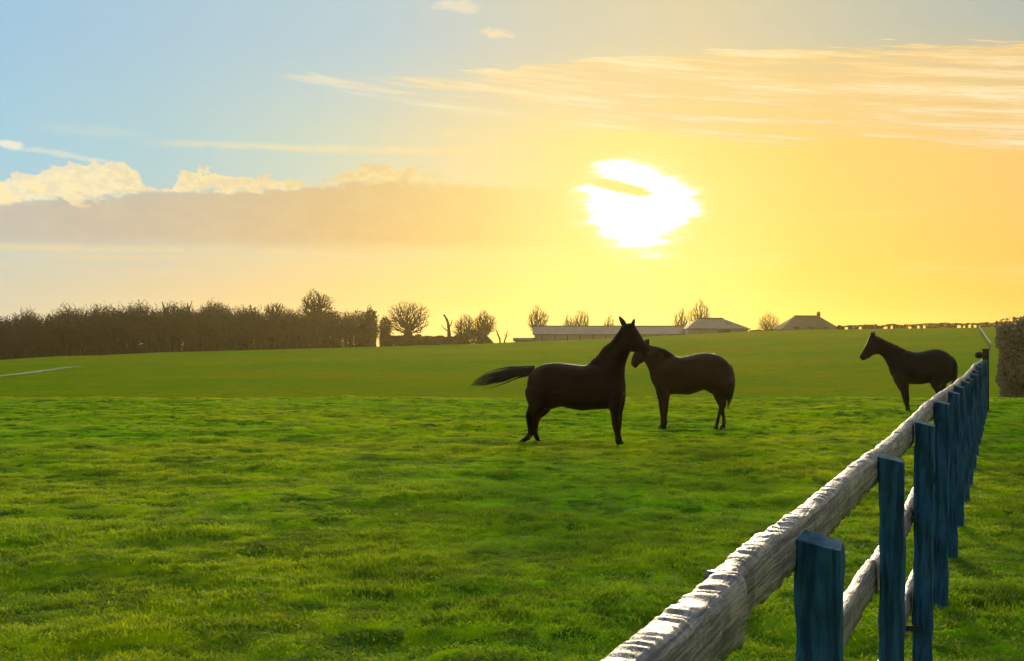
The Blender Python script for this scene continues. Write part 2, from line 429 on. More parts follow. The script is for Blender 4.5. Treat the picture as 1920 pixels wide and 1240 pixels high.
M_rail = wood_material('weathered_rail', (.40,.285,.19), (.095,.072,.066), .48, .4, (.06,.045,.042))
def post_material():
    m, n, b = material('blue_post', .85, .15)
    tcn = n.n.new('ShaderNodeTexCoord'); mp = n.n.new('ShaderNodeMapping'); n.l.new(tcn.outputs['Object'], mp.inputs[0])
    mp.inputs['Scale'].default_value = (14, 14, 1.4)
    g1 = n.noise(mp.outputs[0], 2.5, 6, .65, .3); g2 = n.noise(tcn.outputs['Object'], 5, 5, .6)
    c = n.mix(n.ss(.35, .66, g1), (.012,.045,.062), (.042,.125,.170))
    c = n.mix(n.ss(.56, .72, g2)*.7, c, (.012, .045, .038))
    c = n.mix(n.ss(.70, .80, n.noise(mp.outputs[0], 6, 4, .7))*.75, c, (.20,.24,.23))
    n.l.new(c, b.inputs['Base Color'])
    bp = n.n.new('ShaderNodeBump'); bp.inputs['Distance'].default_value = .014
    n.l.new(g1.s, bp.inputs['Height']); n.l.new(bp.outputs[0], b.inputs['Normal'])
    return m
M_post = post_material()
M_darkwood = simple('dark_wood', (.012,.010,.012), (.03,.02,.018), 4)
M_black = simple('black_plastic', (.01,.01,.01), (.02,.02,.02), 10, .4, .5)
M_white = simple('white_plastic', (.8,.8,.76), (.7,.7,.66), 10, .3, .5)

# ------------------------------------------------------------------ fence
FA = math.atan((1880-960)/F)
fd = Vector((math.sin(FA), math.cos(FA), 0)); fl = Vector((-math.cos(FA), math.sin(FA), 0))   # along, to the left
OFF = .350                                  # camera to the verge-side face of the posts
def fpt(s, l, z): return fd*s+fl*l+Vector((0,0,z))
fence = empty('post_and_rail_fence', fpt(3, OFF, 0), 'long wooden post and rail fence with dark blue posts running away on the right', 'fence')
f0 = Vector(fence.location)
rnd = random.Random(4)
S1 = 2.66/math.cos(FA); SP = 1.93
posts = [S1+SP*k for k in range(-1, 16)]
def add_mesh_local(name, verts, faces, mat, origin, parent, rot=0., smooth=False):
    o = mesh_obj(name, verts, faces, mat, parent, smooth)
    o.location = Vector(origin)-f0; o.rotation_euler.z = rot
    return o
ROT = math.pi/2-FA                          # local +X runs along the fence
def make_post(s, hgt, wl, wt, lean):
    base = fpt(s, OFF+wt/2, 0); base.z = gz(base.x, base.y)-.15
    rings = []; nseg = 44
    prof = []
    a, b = wl/2, wt/2; ch = .008
    for (sx_, sy_) in ((1,1),(-1,1),(-1,-1),(1,-1)):
        if sx_*sy_ > 0: prof += [(sx_*a, sy_*(b-ch)), (sx_*(a-ch), sy_*b)]
        else: prof += [(sx_*(a-ch), sy_*b), (sx_*a, sy_*(b-ch))]
    sd_ = rnd.uniform(0, 99)
    for i in range(nseg+1):
        t = i/nseg; z = t*(hgt+.15)
        r = []
        for (x, y) in prof:
            k = 1+.05*math.sin(z*9+sd_+x*40)+.035*math.sin(z*23+y*60+sd_)+.03*math.sin(z*41+x*90+sd_*2)
            zz = z
            if i == nseg: zz = z+y*.22-.01+x*.05      # weathered slanting cut
            r.append((x*k+lean[0]*z, y*k+lean[1]*z, zz))
        rings.append(r)
    m = MB(); m.loft(rings)
    o = add_mesh_local('post', m.v, m.f, M_post, base, fence, ROT)
    return o
for k, s in enumerate(posts):
    h = CZ-.44+rnd.uniform(-.015, .012)
    if k == 1: h = CZ-.472
    wt = .092+rnd.uniform(-.008, .01)
    make_post(s, h, .10+rnd.uniform(0,.02), wt, (rnd.uniform(-.012,.012), rnd.uniform(-.012,.012) if k > 2 else 0))
# end post taller, with its dark stub and cap
pe = posts[-1]+SP*.95
eb = fpt(pe, OFF+.06, 0); eb.z = gz(eb.x, eb.y)-.1
m = MB(); m.box((0,0,.87), (.16,.16,1.74)); m.box((0,0,1.755), (.19,.19,.03))
add_mesh_local('end_post', m.v, m.f, M_darkwood, eb, fence, ROT)
m = MB(); rr = []
for i, (x, r) in enumerate(((.0,.06),(.06,.09),(.13,.085),(.18,.05))):
    rr.append([(r*.8*math.cos(t), .08+x, 1.60+r*math.sin(t)) for t in np.linspace(0, 2*math.pi, 12, endpoint=False)])
m.loft(rr); add_mesh_local('end_stub', m.v, m.f, M_darkwood, eb, fence, ROT, True)

def fb1(x, y, sd_): return float(vnoise(np.array([x]), np.array([y]), sd_)[0])
def make_rail(s0, s1, ztop, hh, th, detail, sd_, sag=0., round_end=False):
    mid = fpt(s0, OFF+(.078 if round_end else .094)+th/2, 0)
    L_ = s1-s0; n = max(6, int(L_/detail)); K = 20 if detail < .1 else 10
    S = np.linspace(0, L_, n+1); TH = np.linspace(0, 2*math.pi, K, endpoint=False)
    SS, TT = np.meshgrid(S, TH, indexing='ij')
    cs_, sn_ = np.cos(TT), np.sin(TT)
    ex_ = .55
    yy = np.sign(cs_)*np.abs(cs_)**ex_*th/2; zz = np.sign(sn_)*np.abs(sn_)**ex_*hh/2
    # gnawed cross ridges on the top, long checks on the faces, ragged underside
    topm = np.clip(sn_, 0, 1)**1.5; botm = np.clip(-sn_, 0, 1)**1.5
    rid = vnoise(SS/.075+sd_, TT*.5+sd_, 11)*.5+vnoise(SS/.032, TT*1.1+sd_, 12)*.32+vnoise(SS/.35, TT*0+sd_, 13)*.35+vnoise(SS/.016, TT*1.3+sd_, 18)*.3
    chk = -np.abs(vnoise(SS/.8+sd_, TT*4.5, 14))**.6
    rag = vnoise(SS/.05+sd_, TT*1.5, 15)
    scale = 1 if detail < .1 else .6
    dz = topm*(rid*.0062)+botm*(rag*.018+vnoise(SS/.22, TT*0, 16)*.005)
    dr = (chk*.0045+rid*.003)
    yy = yy*(1+0*dr)+cs_*dr*scale; zz = zz+sn_*dr*scale+dz*scale
    wob = .010*vnoise(SS/1.3+sd_, SS*0, 17)
    gx0 = np.array([mid.x+fd.x*s for s in S]); gy0 = np.array([mid.y+fd.y*s for s in S])
    gg = ground(gx0, gy0, False)
    zc_ = (gg+ztop-hh/2)[:, None]-sag*np.sin(SS/L_*math.pi)
    zz = zz+zc_; yy = yy+wob
    if round_end:
        t = np.clip((SS-(L_-.05))/.05, 0, 1); k = np.sqrt(1-t*t*.96)
        zz = zc_+(zz-zc_)*k*(1+0*t); yy = yy*k
        t2 = np.exp(-((SS-(L_-.055))/.03)**2)*.10; zz = zc_+(zz-zc_)*(1+t2); yy = yy*(1+t2)
    v = np.stack([SS, yy, zz], -1).reshape(-1, 3)
    f = []
    for i in range(n):
        for j in range(K):
            a = i*K+j; b = i*K+(j+1) % K
            f.append((a, b, b+K, a+K))
    f.append(tuple(range(K))[::-1]); f.append(tuple(n*K+j for j in range(K)))
    return add_mesh_local('rail', v, f, M_rail, Vector((mid.x, mid.y, 0)), fence, ROT, True)
joint = 2.03/math.cos(FA)
# top rail: a near length that ends in a rounded butt before the first post, then lengths over two bays
make_rail(.35, joint, CZ-.432, .122, .074, .005, 3, round_end=True)
make_rail(joint-.03, posts[2]+.05, CZ-.432, .118, .064, .006, 5, .004)
for i, k in enumerate(range(2, 16, 2)):
    s0 = posts[k]+.055; s1 = (posts[k+2]+.045) if k+2 < len(posts) else pe-.02
    make_rail(s0, s1, CZ-.434+rnd.uniform(-.008,.006), .125, .060, .010 if k < 5 else .03, 9+i*3, rnd.uniform(-.004,.008))
for zt in (.975, .52):
    for k in range(0, 16, 2):
        s0 = posts[k]+.055; s1 = (posts[k+2]+.045) if k+2 < len(posts) else pe-.02
        make_rail(s0, s1, zt+rnd.uniform(-.02,.02), .125, .055, .02 if k < 4 else .12, 40+k+zt*9, rnd.uniform(0,.015))
# electric wire insulators on the third post
for (s, z) in ((posts[3]-.01, .90), (posts[3]-.01, .32)):
    b = fpt(s-.07, OFF+.10, z)
    m = MB(); m.box((0,0,0), (.02,.075,.03)); m.box((.0,.05,.02), (.02,.02,.06))
    o = add_mesh_local('insulator', m.v, m.f, M_black, b, fence, ROT)
    m = MB(); m.box((-.012,.03,.034), (.016,.024,.018)); mesh_obj('insulator_cap', m.v, m.f, M_white, o)

# ------------------------------------------------------------------ horses
def coat(name, c1, c2, c3):
    m, n, b = material(name, .55, .3)
    tcn = n.n.new('ShaderNodeTexCoord')
    g1 = n.noise(tcn.outputs['Object'], 2.2, 3, .5); g2 = n.noise(tcn.outputs['Object'], 45, 4, .6)
    c = n.mix(n.ss(.35, .65, g1), c1, c2); c = n.mix(n.ss(.4,.7,g2)*.3, c, c3)
    n.l.new(c, b.inputs['Base Color'])
    b.inputs['Specular IOR Level'].default_value = .05; b.inputs['Roughness'].default_value = .5
    bp = n.n.new('ShaderNodeBump'); bp.inputs['Distance'].default_value = .004; n.l.new(g2.s, bp.inputs['Height']); n.l.new(bp.outputs[0], b.inputs['Normal'])
    return m
M_bay = coat('dark_bay_coat', (.020,.0075,.0028), (.030,.011,.004), (.010,.005,.003))
M_brown = coat('brown_coat', (.042,.017,.005), (.055,.022,.006), (.020,.009,.004))
M_blackc = coat('black_coat', (.0020,.0018,.0022), (.003,.0026,.003), (.006,.003,.002))
M_hair = simple('dark_mane_hair', (.012,.009,.007), (.028,.018,.010), 30, .6, .3)
M_hoof = simple('hoof', (.006,.005,.004), (.012,.010,.007), 20, .8, .1)
M_eye = simple('eye', (.005,.004,.004), (.01,.008,.006), 20, .1, .8)

def ring(c, a, b_, hw, n=18, ex=.85):
    out = []
    for t in np.linspace(0, 2*math.pi, n, endpoint=False):
        ct, st = math.cos(t), math.sin(t)
        out.append(c+a*(math.copysign(abs(ct)**ex, ct))+b_*hw*(math.copysign(abs(st)**ex, st)))
    return out
def catmull(pts, k=4):
    pts = [np.array(p, float) for p in pts]; out = []
    for i in range(len(pts)-1):
        p0 = pts[max(i-1,0)]; p1 = pts[i]; p2 = pts[i+1]; p3 = pts[min(i+2,len(pts)-1)]
        for j in range(k):
            t = j/k
            out.append(.5*((2*p1)+(-p0+p2)*t+(2*p0-5*p1+4*p2-p3)*t*t+(-p0+3*p1-3*p2+p3)*t**3))
    out.append(pts[-1]); return out

def build_horse(spec, name='horse'):
    ox, oy, sc = spec['crop']; Y0 = spec['Y']; px0 = spec['px0']; th = spec['theta']
    u = Vector((math.cos(th), math.sin(th), 0)); v = Vector((-math.sin(th), math.cos(th), 0))
    P0 = Vector(((px0-960)/F*Y0, Y0, 0)); pd = P0.dot(v)
    root = empty(name, (P0.x, P0.y, gz(P0.x, P0.y)), spec['label'], 'horse', 'horses in the field')
    org = Vector(root.location)
    def Q(cx, cy, lat=0.):
        px = ox+cx/sc; py = oy+cy/sc
        d = Vector(((px-960)/F, 1, (640-py)/F))
        t = pd/(d.x*v.x+d.y*v.y)
        return Vector((0,0,CZ))+d*t+v*lat-org
    ppm = F/Y0*sc
    m = MB()
    for key in ('trunk', 'neck', 'head'):
        rings = []
        for (tx, ty, bx, by, hw, lat) in catmull(spec[key], 4):
            a = Q(tx, ty, lat); b = Q(bx, by, lat)
            rings.append(ring((a+b)/2, (a-b)/2*(1.07 if key == 'head' else 1.015), v, max(hw, .01), 20, .9 if key == 'trunk' else .95))
        m.loft(rings)
    hooves = []
    for leg in spec['legs']:
        side = leg['side']; rings = []
        q0 = leg['pts'][0]; leg['pts'] = [(q0[0], q0[1]-70, .03, q0[3])]+[(a_, b_, r_*(1.22 if r_ < .07 else 1.1), l_) for (a_, b_, r_, l_) in leg['pts']]
        pts_ = catmull(leg['pts'], 4)
        cs_ = [Q(p[0], p[1], p[3]*side if p[3] >= 0 else p[3]) for p in pts_]
        for i, p in enumerate(pts_):
            d = (cs_[min(i+1,len(cs_)-1)]-cs_[max(i-1,0)]); d.y = d.y; d.normalize()
            a = v.cross(d).normalized()
            rings.append(ring(cs_[i], a*p[2], v, p[2]*(.82 if i < len(pts_)*.5 else .85), 14, 1))
        m.loft(rings)
        hooves.append((cs_[-1], side, leg.get('dir', 1)))
    # nostril/cheek volume and ears
    for (bx, by, tx, ty, r, lat, tl) in spec['ears']:
        b = Q(bx, by, lat); t = Q(tx, ty, tl); ax = (t-b); rr = []
        for k, rk in ((-.15,1.),(.1,1.2),(.4,1.35),(.7,1.1),(1.0,.7),(1.2,.25)):
            c = b+ax*k; n1 = v; n2 = ax.cross(v).normalized()
            rr.append([c+n2*(r*rk*math.cos(q_))+n1*(r*rk*.75*math.sin(q_)) for q_ in np.linspace(0, 2*math.pi, 10, endpoint=False)])
        m.loft(rr)
    body = mesh_obj('body', m.v, m.f, None)
    rm = body.modifiers.new('r', 'REMESH'); rm.mode = 'VOXEL'; rm.voxel_size = .014; rm.use_smooth_shade = True
    sm = body.modifiers.new('s', 'SMOOTH'); sm.factor = .5; sm.iterations = 4
    dg = bpy.context.evaluated_depsgraph_get(); dg.update()
    me_ = bpy.data.meshes.new_from_object(body.evaluated_get(dg))
    body.modifiers.clear(); body.data = me_; me_.name = 'body'
    me_.materials.clear(); me_.materials.append(spec['mat'])
    me_.polygons.foreach_set('use_smooth', np.ones(len(me_.polygons), dtype=bool))
    body.parent = root
    for (c, side, dr) in hooves:
        g_ = Vector(c)+org; zg = float(ground(np.array([g_.x]), np.array([g_.y]))[0])
        top = c.z; bot = min(zg-org.z-.005, top-.04)
        rr = []
        for k, (zz, r, sh) in enumerate(((top+.015,.038,0),(top-.01,.048,.008),(bot+.01,.060,.024),(bot,.060,.026))):
            rr.append([Vector((c.x, c.y, zz))+u*(r*math.cos(t)*1.12+sh*dr)+v*(r*math.sin(t)*.95) for t in np.linspace(0, 2*math.pi, 14, endpoint=False)])
        mm = MB(); mm.loft(rr); mm.build('hoof', M_hoof, root, True)
    # eyes
    ex_, ey_, er = spec['eye']
    for s_ in (-1, 1):
        c = Q(ex_, ey_, s_*er); mm = MB(); rr = []
        for k in range(7):
            a = math.pi*k/6; rr.append([c+Vector((.02*math.sin(a)*math.cos(t), .02*math.cos(a), .017*math.sin(a)*math.sin(t))) for t in np.linspace(0, 2*math.pi, 10, endpoint=False)])
        mm.loft(rr); mm.build('eye', M_eye, root, True)
    # hair strands
    r_ = random.Random(spec['seed'])
    def strand(path, r0, mm):
        rr = []
        for i, p in enumerate(path):
            t = i/(len(path)-1); r = r0*(1-t**2)*(.5+.5*min(1,t*6))+.0012
            d = (path[min(i+1,len(path)-1)]-path[max(i-1,0)]).normalized()
            a = d.orthogonal().normalized(); b = d.cross(a)
            rr.append([p+a*r*math.cos(q_)+b*r*math.sin(q_) for q_ in (0, 2.1, 4.2)])
        mm.loft(rr)
    mm = MB(); tl = spec['tail']; cpts = catmull([(p[0], p[1], p[2], p[3]) for p in tl], 3)
    for k in range(spec.get('ntail', 150)):
        a = r_.uniform(-1, 1)*(1.5 if r_.random() < .18 else 1); b = r_.uniform(-1, 1); ln = r_.uniform(.4, 1.0); ph = r_.uniform(0, 6)
        n_ = max(3, int(len(cpts)*ln)); path = []
        for i in range(n_):
            cxx, cyy, hw, lw = cpts[i]
            wv = .25*math.sin(i*.7+ph)
            path.append(Q(cxx, cyy, spec.get('taillat', 0)+b*lw)+Vector((0, 0, 0))+(spec['tailn'][0]*u+spec['tailn'][1]*Vector((0,0,1)))*(hw/ppm*(a+wv*.25)))
        strand(path, .0065, mm)
    mm.build('tail', M_hair, root, True)
    mm = MB(); cr = spec['neck']
    crest = catmull([(c_[0], c_[1]) for c_ in spec['mane']], 10)
    for c_ in crest:
        for j in range(5):
            p = Q(c_[0]+r_.uniform(-3,3), c_[1]+r_.uniform(0,6), r_.uniform(-.02,.02)); path = [p]
            ln = r_.uniform(.5, 1.2)*spec['manelen']; sd2 = r_.choice((-1,-1,1))
            for q_ in range(1, 5):
                t = q_/4
                path.append(p+Vector((0,0,1))*(.018*math.sin(t*2)-ln*t*t*.9)+v*(sd2*.11*t**.7)+u*(r_.uniform(-.015,.015)+spec['face']*-.02*t))
            strand(path, .007, mm)
    mm.build('mane', M_hair, root, True)
    return root

h1 = dict(label='dark bay horse standing side on, facing right, its tail streaming out level behind', mat=M_bay, seed=1,
  crop=(880,580,4.594), Y=21.1, px0=1085, theta=R(-14), face=1,
  trunk=[(508,600,500,690,.08,0),(532,548,516,775,.19,0),(600,492,590,845,.27,0),(700,466,690,862,.29,0),(790,466,790,838,.30,0),(880,476,880,858,.32,0),(970,486,980,870,.32,0),(1050,478,1080,862,.28,0),(1120,470,1170,858,.25,0),(1210,500,1240,850,.22,0),(1290,560,1298,800,.17,0),(1330,610,1335,735,.10,0)],
  neck=[(990,500,1290,790,.16,0),(1050,455,1345,700,.16,0),(1120,400,1338,570,.13,0),(1165,335,1345,480,.11,0),(1235,278,1368,410,.095,0),(1293,200,1392,360,.088,0),(1335,145,1405,330,.08,0)],
  head=[(1325,150,1375,345,.06,0),(1362,128,1390,358,.085,0),(1415,132,1415,362,.10,0),(1448,180,1438,364,.098,-.01),(1480,232,1462,372,.080,-.02),(1522,290,1490,388,.062,-.03),(1552,325,1512,400,.056,-.04),(1566,352,1535,402,.040,-.04)],
  ears=[(1342,150,1290,72,.040,.05,.09),(1408,150,1424,88,.030,-.06,-.06)],
  eye=(1440,215,.088),
  legs=[dict(side=-1, pts=[(1255,700,.14,.07),(1262,800,.120,.12),(1266,880,.080,.15),(1270,950,.062,.14),(1276,1015,.052,.14),(1282,1075,.034,.14),(1288,1125,.038,.14),(1296,1150,.033,.14),(1304,1172,.036,.14)]),
        dict(side=1, pts=[(1265,700,.14,.07),(1272,800,.115,.12),(1272,880,.075,.15),(1272,950,.058,.14),(1272,1015,.050,.14),(1276,1075,.032,.14),(1282,1120,.036,.14),(1290,1145,.033,.14),(1296,1160,.036,.14)]),
        dict(side=-1, dir=-1, pts=[(600,680,.20,.13),(605,770,.19,.16),(590,840,.145,.16),(556,885,.105,.13),(534,915,.070,.13),(536,970,.052,.13),(541,1025,.046,.13),(540,1070,.042,.13),(520,1100,.040,.15),(495,1117,.034,.15),(472,1130,.036,.15)]),
        dict(side=1, pts=[(620,680,.20,.13),(630,770,.18,.16),(620,840,.14,.16),(590,890,.105,.14),(566,935,.070,.13),(556,985,.052,.13),(553,1040,.042,.13),(557,1085,.042,.13),(568,1115,.036,.15),(576,1138,.036,.15)])],
  tail=[(560,528,26,.04),(500,535,30,.045),(420,545,34,.05),(330,568,46,.06),(240,592,52,.07),(150,612,46,.07),(60,636,26,.06),(0,650,12,.03)], tailn=(0,1), ntail=230,
  mane=[(1335,140),(1293,200),(1235,276),(1165,335),(1120,398),(1060,448)], manelen=.10)
build_horse(h1)

h2 = dict(label='brown horse facing left with lowered head, muzzle to muzzle behind the first', mat=M_brown, seed=2,
  crop=(1150,620,6.2), Y=24.6, px0=1290, theta=R(10), face=-1,
  trunk=[(1378,480,1378,600,.08,0),(1350,400,1350,700,.18,0),(1270,318,1270,740,.26,0),(1180,276,1160,740,.28,0),(1090,260,1060,690,.28,0),(980,272,980,712,.30,0),(880,296,880,742,.31,0),(780,312,790,740,.30,0),(700,296,700,738,.27,0),(620,300,600,750,.24,0),(530,360,530,730,.20,0),(470,430,480,650,.13,0),(448,490,450,600,.07,0)],
  neck=[(760,330,520,700,.16,0),(690,290,450,600,.16,0),(620,240,420,480,.13,0),(560,208,385,400,.10,0),(490,190,350,350,.09,0),(430,178,330,330,.085,0)],
  head=[(445,182,350,345,.06,0),(380,160,345,368,.09,0),(310,170,330,372,.098,0),(262,225,308,385,.085,0),(228,290,288,405,.065,0),(212,350,272,424,.056,0),(208,395,255,438,.045,0)],
  ears=[(400,178,420,105,.034,.06,.07),(385,175,372,108,.030,-.05,-.06)],
  eye=(300,240,.088),
  legs=[dict(side=-1, dir=-1, pts=[(565,620,.13,.07),(572,720,.115,.12),(578,800,.082,.14),(580,870,.060,.13),(580,935,.050,.13),(581,1010,.033,.13),(580,1070,.038,.13),(575,1095,.033,.13),(570,1118,.035,.13)]),
        dict(side=1, dir=-1, pts=[(575,620,.13,.07),(582,720,.11,.12),(588,800,.08,.14),(590,870,.058,.13),(590,935,.048,.13),(592,1010,.032,.13),(594,1065,.036,.13),(592,1090,.033,.13),(588,1108,.035,.13)]),
        dict(side=-1, dir=-1, pts=[(1240,560,.22,.12),(1230,660,.19,.16),(1215,740,.14,.15),(1230,810,.095,.14),(1244,870,.060,.14),(1218,930,.038,.14),(1196,1000,.030,.14),(1184,1060,.033,.14),(1174,1090,.030,.14),(1168,1118,.035,.14)]),
        dict(side=1, dir=-1, pts=[(1260,560,.22,.12),(1270,660,.19,.16),(1265,740,.14,.15),(1275,810,.095,.14),(1288,870,.064,.14),(1290,940,.045,.14),(1308,1000,.031,.14),(1313,1060,.034,.14),(1310,1090,.031,.14),(1306,1112,.036,.14)])],
  tail=[(1350,400,12,.02),(1372,480,16,.03),(1374,580,24,.045),(1360,680,30,.05),(1345,780,30,.05),(1335,850,22,.04),(1325,930,10,.03)], tailn=(1,0), ntail=150,
  mane=[(430,178),(490,190),(560,208),(620,240),(690,288)], manelen=.13)
build_horse(h2)

h3 = dict(label='black horse standing apart, facing left with raised head, partly behind the fence', mat=M_blackc, seed=3,
  crop=(1590,600,5.818), Y=30.4, px0=1705, theta=R(8), face=-1,
  trunk=[(1160,470,1160,560,.08,0),(1130,410,1135,640,.19,0),(1060,350,1060,700,.27,0),(980,322,970,715,.29,0),(890,328,890,690,.29,0),(800,348,800,700,.31,0),(720,352,720,702,.31,0),(650,335,660,698,.28,0),(590,330,590,700,.24,0),(530,380,540,690,.20,0),(480,450,500,640,.14,0),(455,520,475,600,.07,0)],
  neck=[(680,350,560,690,.17,0),(610,318,490,610,.16,0),(540,288,450,530,.13,0),(460,252,412,450,.11,0),(390,220,370,395,.095,0),(320,186,320,372,.085,0),(285,172,285,368,.08,0)],
  head=[(310,185,320,370,.06,0),(275,165,300,372,.09,0),(238,185,272,380,.095,0),(214,248,250,395,.085,0),(184,303,232,412,.066,0),(154,352,204,424,.060,0),(134,385,180,438,.054,0),(126,406,160,444,.046,0)],
  ears=[(250,185,246,136,.036,-.06,-.07),(288,187,296,132,.038,.06,.07)],
  eye=(238,235,.088),
  legs=[dict(side=-1, dir=-1, pts=[(540,610,.16,.12),(560,700,.13,.14),(580,770,.085,.14),(588,830,.052,.13),(598,885,.042,.13),(612,940,.031,.13),(622,990,.035,.13),(628,1010,.033,.13),(624,1030,.035,.13)]),
        dict(side=1, dir=-1, pts=[(600,610,.16,.12),(640,700,.12,.14),(655,760,.082,.14),(668,820,.050,.13),(676,870,.041,.13),(678,925,.031,.13),(686,970,.035,.13),(688,990,.031,.13),(686,1008,.033,.13)]),
        dict(side=-1, dir=-1, pts=[(960,540,.22,.12),(950,620,.18,.16),(930,690,.135,.15),(950,745,.095,.14),(968,800,.064,.14),(968,860,.044,.14),(965,915,.036,.14),(960,970,.038,.14),(955,990,.034,.14),(950,1010,.036,.14)]),
        dict(side=1, dir=-1, pts=[(1040,540,.22,.12),(1050,620,.18,.16),(1050,690,.135,.15),(1062,745,.095,.14),(1075,800,.064,.14),(1075,860,.044,.14),(1072,915,.036,.14),(1066,955,.038,.14),(1062,975,.034,.14),(1058,992,.036,.14)])],
  tail=[(1130,400,10,.02),(1158,460,16,.03),(1166,540,20,.045),(1156,640,24,.05),(1145,740,24,.05),(1138,820,16,.04),(1134,880,8,.03)], tailn=(1,0), ntail=150,
  mane=[(285,172),(330,190),(390,220),(460,252),(540,288)], manelen=.14)
build_horse(h3)

# ------------------------------------------------------------------ trees
M_bark = simple('bark', (.030,.024,.016), (.055,.042,.025), 2.)
M_twig = simple('winter_twigs', (.018,.018,.011), (.040,.030,.018), .08)
M_twigp = simple('hazed_winter_twigs', (.24,.16,.05), (.32,.22,.07), .5)  # twigs lightened to paint in the haze around these trees
M_leaf = simple('evergreen_leaves', (.018,.032,.010), (.040,.052,.015), .6)
M_ivy = simple('ivy_leaves', (.025,.035,.008), (.055,.055,.014), .8)

def tree_graph(seed, H, th, rx, rz, cz, natt, ry=None, up=.25, shell=.55, bias=.42):
    """trunk height th, crown ellipsoid radii; returns nodes, parent index, weight"""
    r = np.random.default_rng(seed); ry = ry or rx
    nodes = [np.array([0,0,-.4])]; par = [-1]
    nt_ = 6
    for i in range(1, nt_+1):
        nodes.append(np.array([r.normal(0,.03)*H*.15*i/nt_, r.normal(0,.03)*H*.1, th*i/nt_])); par.append(len(nodes)-2)
    d = r.normal(0, 1, (natt, 3)); d /= np.linalg.norm(d, axis=1)[:,None]
    rad = shell+(1-shell)*r.random(natt)**.6
    att = d*rad[:,None]*np.array([rx, ry, rz])*(1+.10*np.sin(d[:,:1]*5+seed)+.08*np.cos(d[:,2:]*7+d[:,:1]*4))
    att[:,2] += cz
    inner = r.normal(0, .38, (natt//4, 3))*np.array([rx, ry, rz]); inner[:,2] += cz-.1*rz
    att = np.vstack([att, inner]); att = att[att[:,2] > th*.75]
    base = np.array([0,0,th]); att = att[np.argsort(np.linalg.norm(att-base, axis=1)+r.normal(0,.15*rx,len(att)))]
    arr = np.zeros((len(att)*4+20, 3)); arr[:len(nodes)] = nodes; n = len(nodes)
    for a in att:
        dif = arr[3:n]-a; dd = np.linalg.norm(dif, axis=1)
        toward = np.linalg.norm(arr[3:n]-base, axis=1)
        k = int(np.argmin(dd+bias*toward+np.maximum(dif[:,2], 0)*up*2))+3
        p = arr[k]; L_ = np.linalg.norm(a-p); st = 3 if L_ > .16*rx else 1
        prev = k
        for j in range(1, st+1):
            t = j/st; q_ = p+(a-p)*t+r.normal(0,.035,3)*L_*(0 if j == st else 1); q_[2] += math.sin(t*math.pi)*L_*-.05
            arr[n] = q_; par.append(prev); prev = n; n += 1
    w_ = np.zeros(n)
    for i in range(n-1, 0, -1): w_[i] += 1; w_[par[i]] += w_[i]
    return arr[:n], np.array(par), w_
def tubes(arr, par, wt, sel, r0, k=4, pw=.5, rmin=.012):
    v = []; f = []; b = 0
    ang = np.arange(k)*2*math.pi/k
    for i in sel:
        p = par[i]; a = arr[p]; c = arr[i]; d = c-a; L_ = np.linalg.norm(d)
        if L_ < 1e-4: continue
        d = d/L_; o = np.cross(d, [0,0,1.]) if abs(d[2]) < .9 else np.cross(d, [1.,0,0]); o /= np.linalg.norm(o); q_ = np.cross(d, o)
        ra = max(rmin, r0*min(wt[p], wt[i]*1.35)**pw); rb = max(rmin, r0*wt[i]**pw)
        off = np.cos(ang)[:,None]*o+np.sin(ang)[:,None]*q_
        v.append(a-d*ra*.2+off*ra); v.append(c+off*rb)
        for j in range(k): f.append((b+j, b+(j+1)%k, b+k+(j+1)%k, b+k+j))
        b += 2*k
    return np.concatenate(v), np.array(f)
def quads(pts_, size, r, thick=0):
    n = len(pts_); a = r.normal(0,1,(n,3)); a /= np.linalg.norm(a,axis=1)[:,None]
    b = np.cross(a, r.normal(0,1,(n,3))); b /= np.linalg.norm(b,axis=1)[:,None]
    s = size*r.uniform(.5,1.4,(n,1)); s2 = s*r.uniform(.35,.9,(n,1))
    v = np.stack([pts_-a*s-b*s2*.4, pts_+b*s2*-1, pts_+a*s, pts_+b*s2], 1).reshape(-1,3)
    return v, np.arange(n*4).reshape(n,4)
def bare_tree(name, px, ybase, ytop, Y, wpx, label, cat='tree', seed=1, natt=700, r0=.020, tw=M_twig, cfrac=.62, tfrac=.3, rmin=.014, shell=.5, leaf=None, zsink=.0, up=.25, group='bare trees on the skyline'):
    top = P(px, ytop, Y); z0 = gz(top.x, Y); H = top.z-z0
    rx = wpx/2/F*Y; rz = H*cfrac/2; th = H*tfrac
    root = empty(name, (top.x, Y, z0), label, cat, group)
    arr, par, wt = tree_graph(seed, H, th, rx, rz, H-rz, natt, shell=shell, up=up, bias=.72 if name == 'ash_tree' else .5)
    big = [i for i in range(1, len(arr)) if wt[i] > natt*.06]; sml = [i for i in range(1, len(arr)) if wt[i] <= natt*.06]
    v, f = tubes(arr, par, wt, big, r0, 7, .5, rmin); mesh_obj('trunk', v, f, M_bark, root, True)
    v, f = tubes(arr, par, wt, sml, r0, 3, .5, rmin); mesh_obj('crown', v, f, tw, root)
    if leaf:
        r = np.random.default_rng(seed+50); n, mat, size, lo, hi = leaf
        c = arr[r.integers(6, len(arr), n)]+r.normal(0,.25,(n,3)); c = c[(c[:,2] > lo*H) & (c[:,2] < hi*H)]
        v, f = quads(c, size, r); mesh_obj('leaves', v, f, mat, root)
    return root
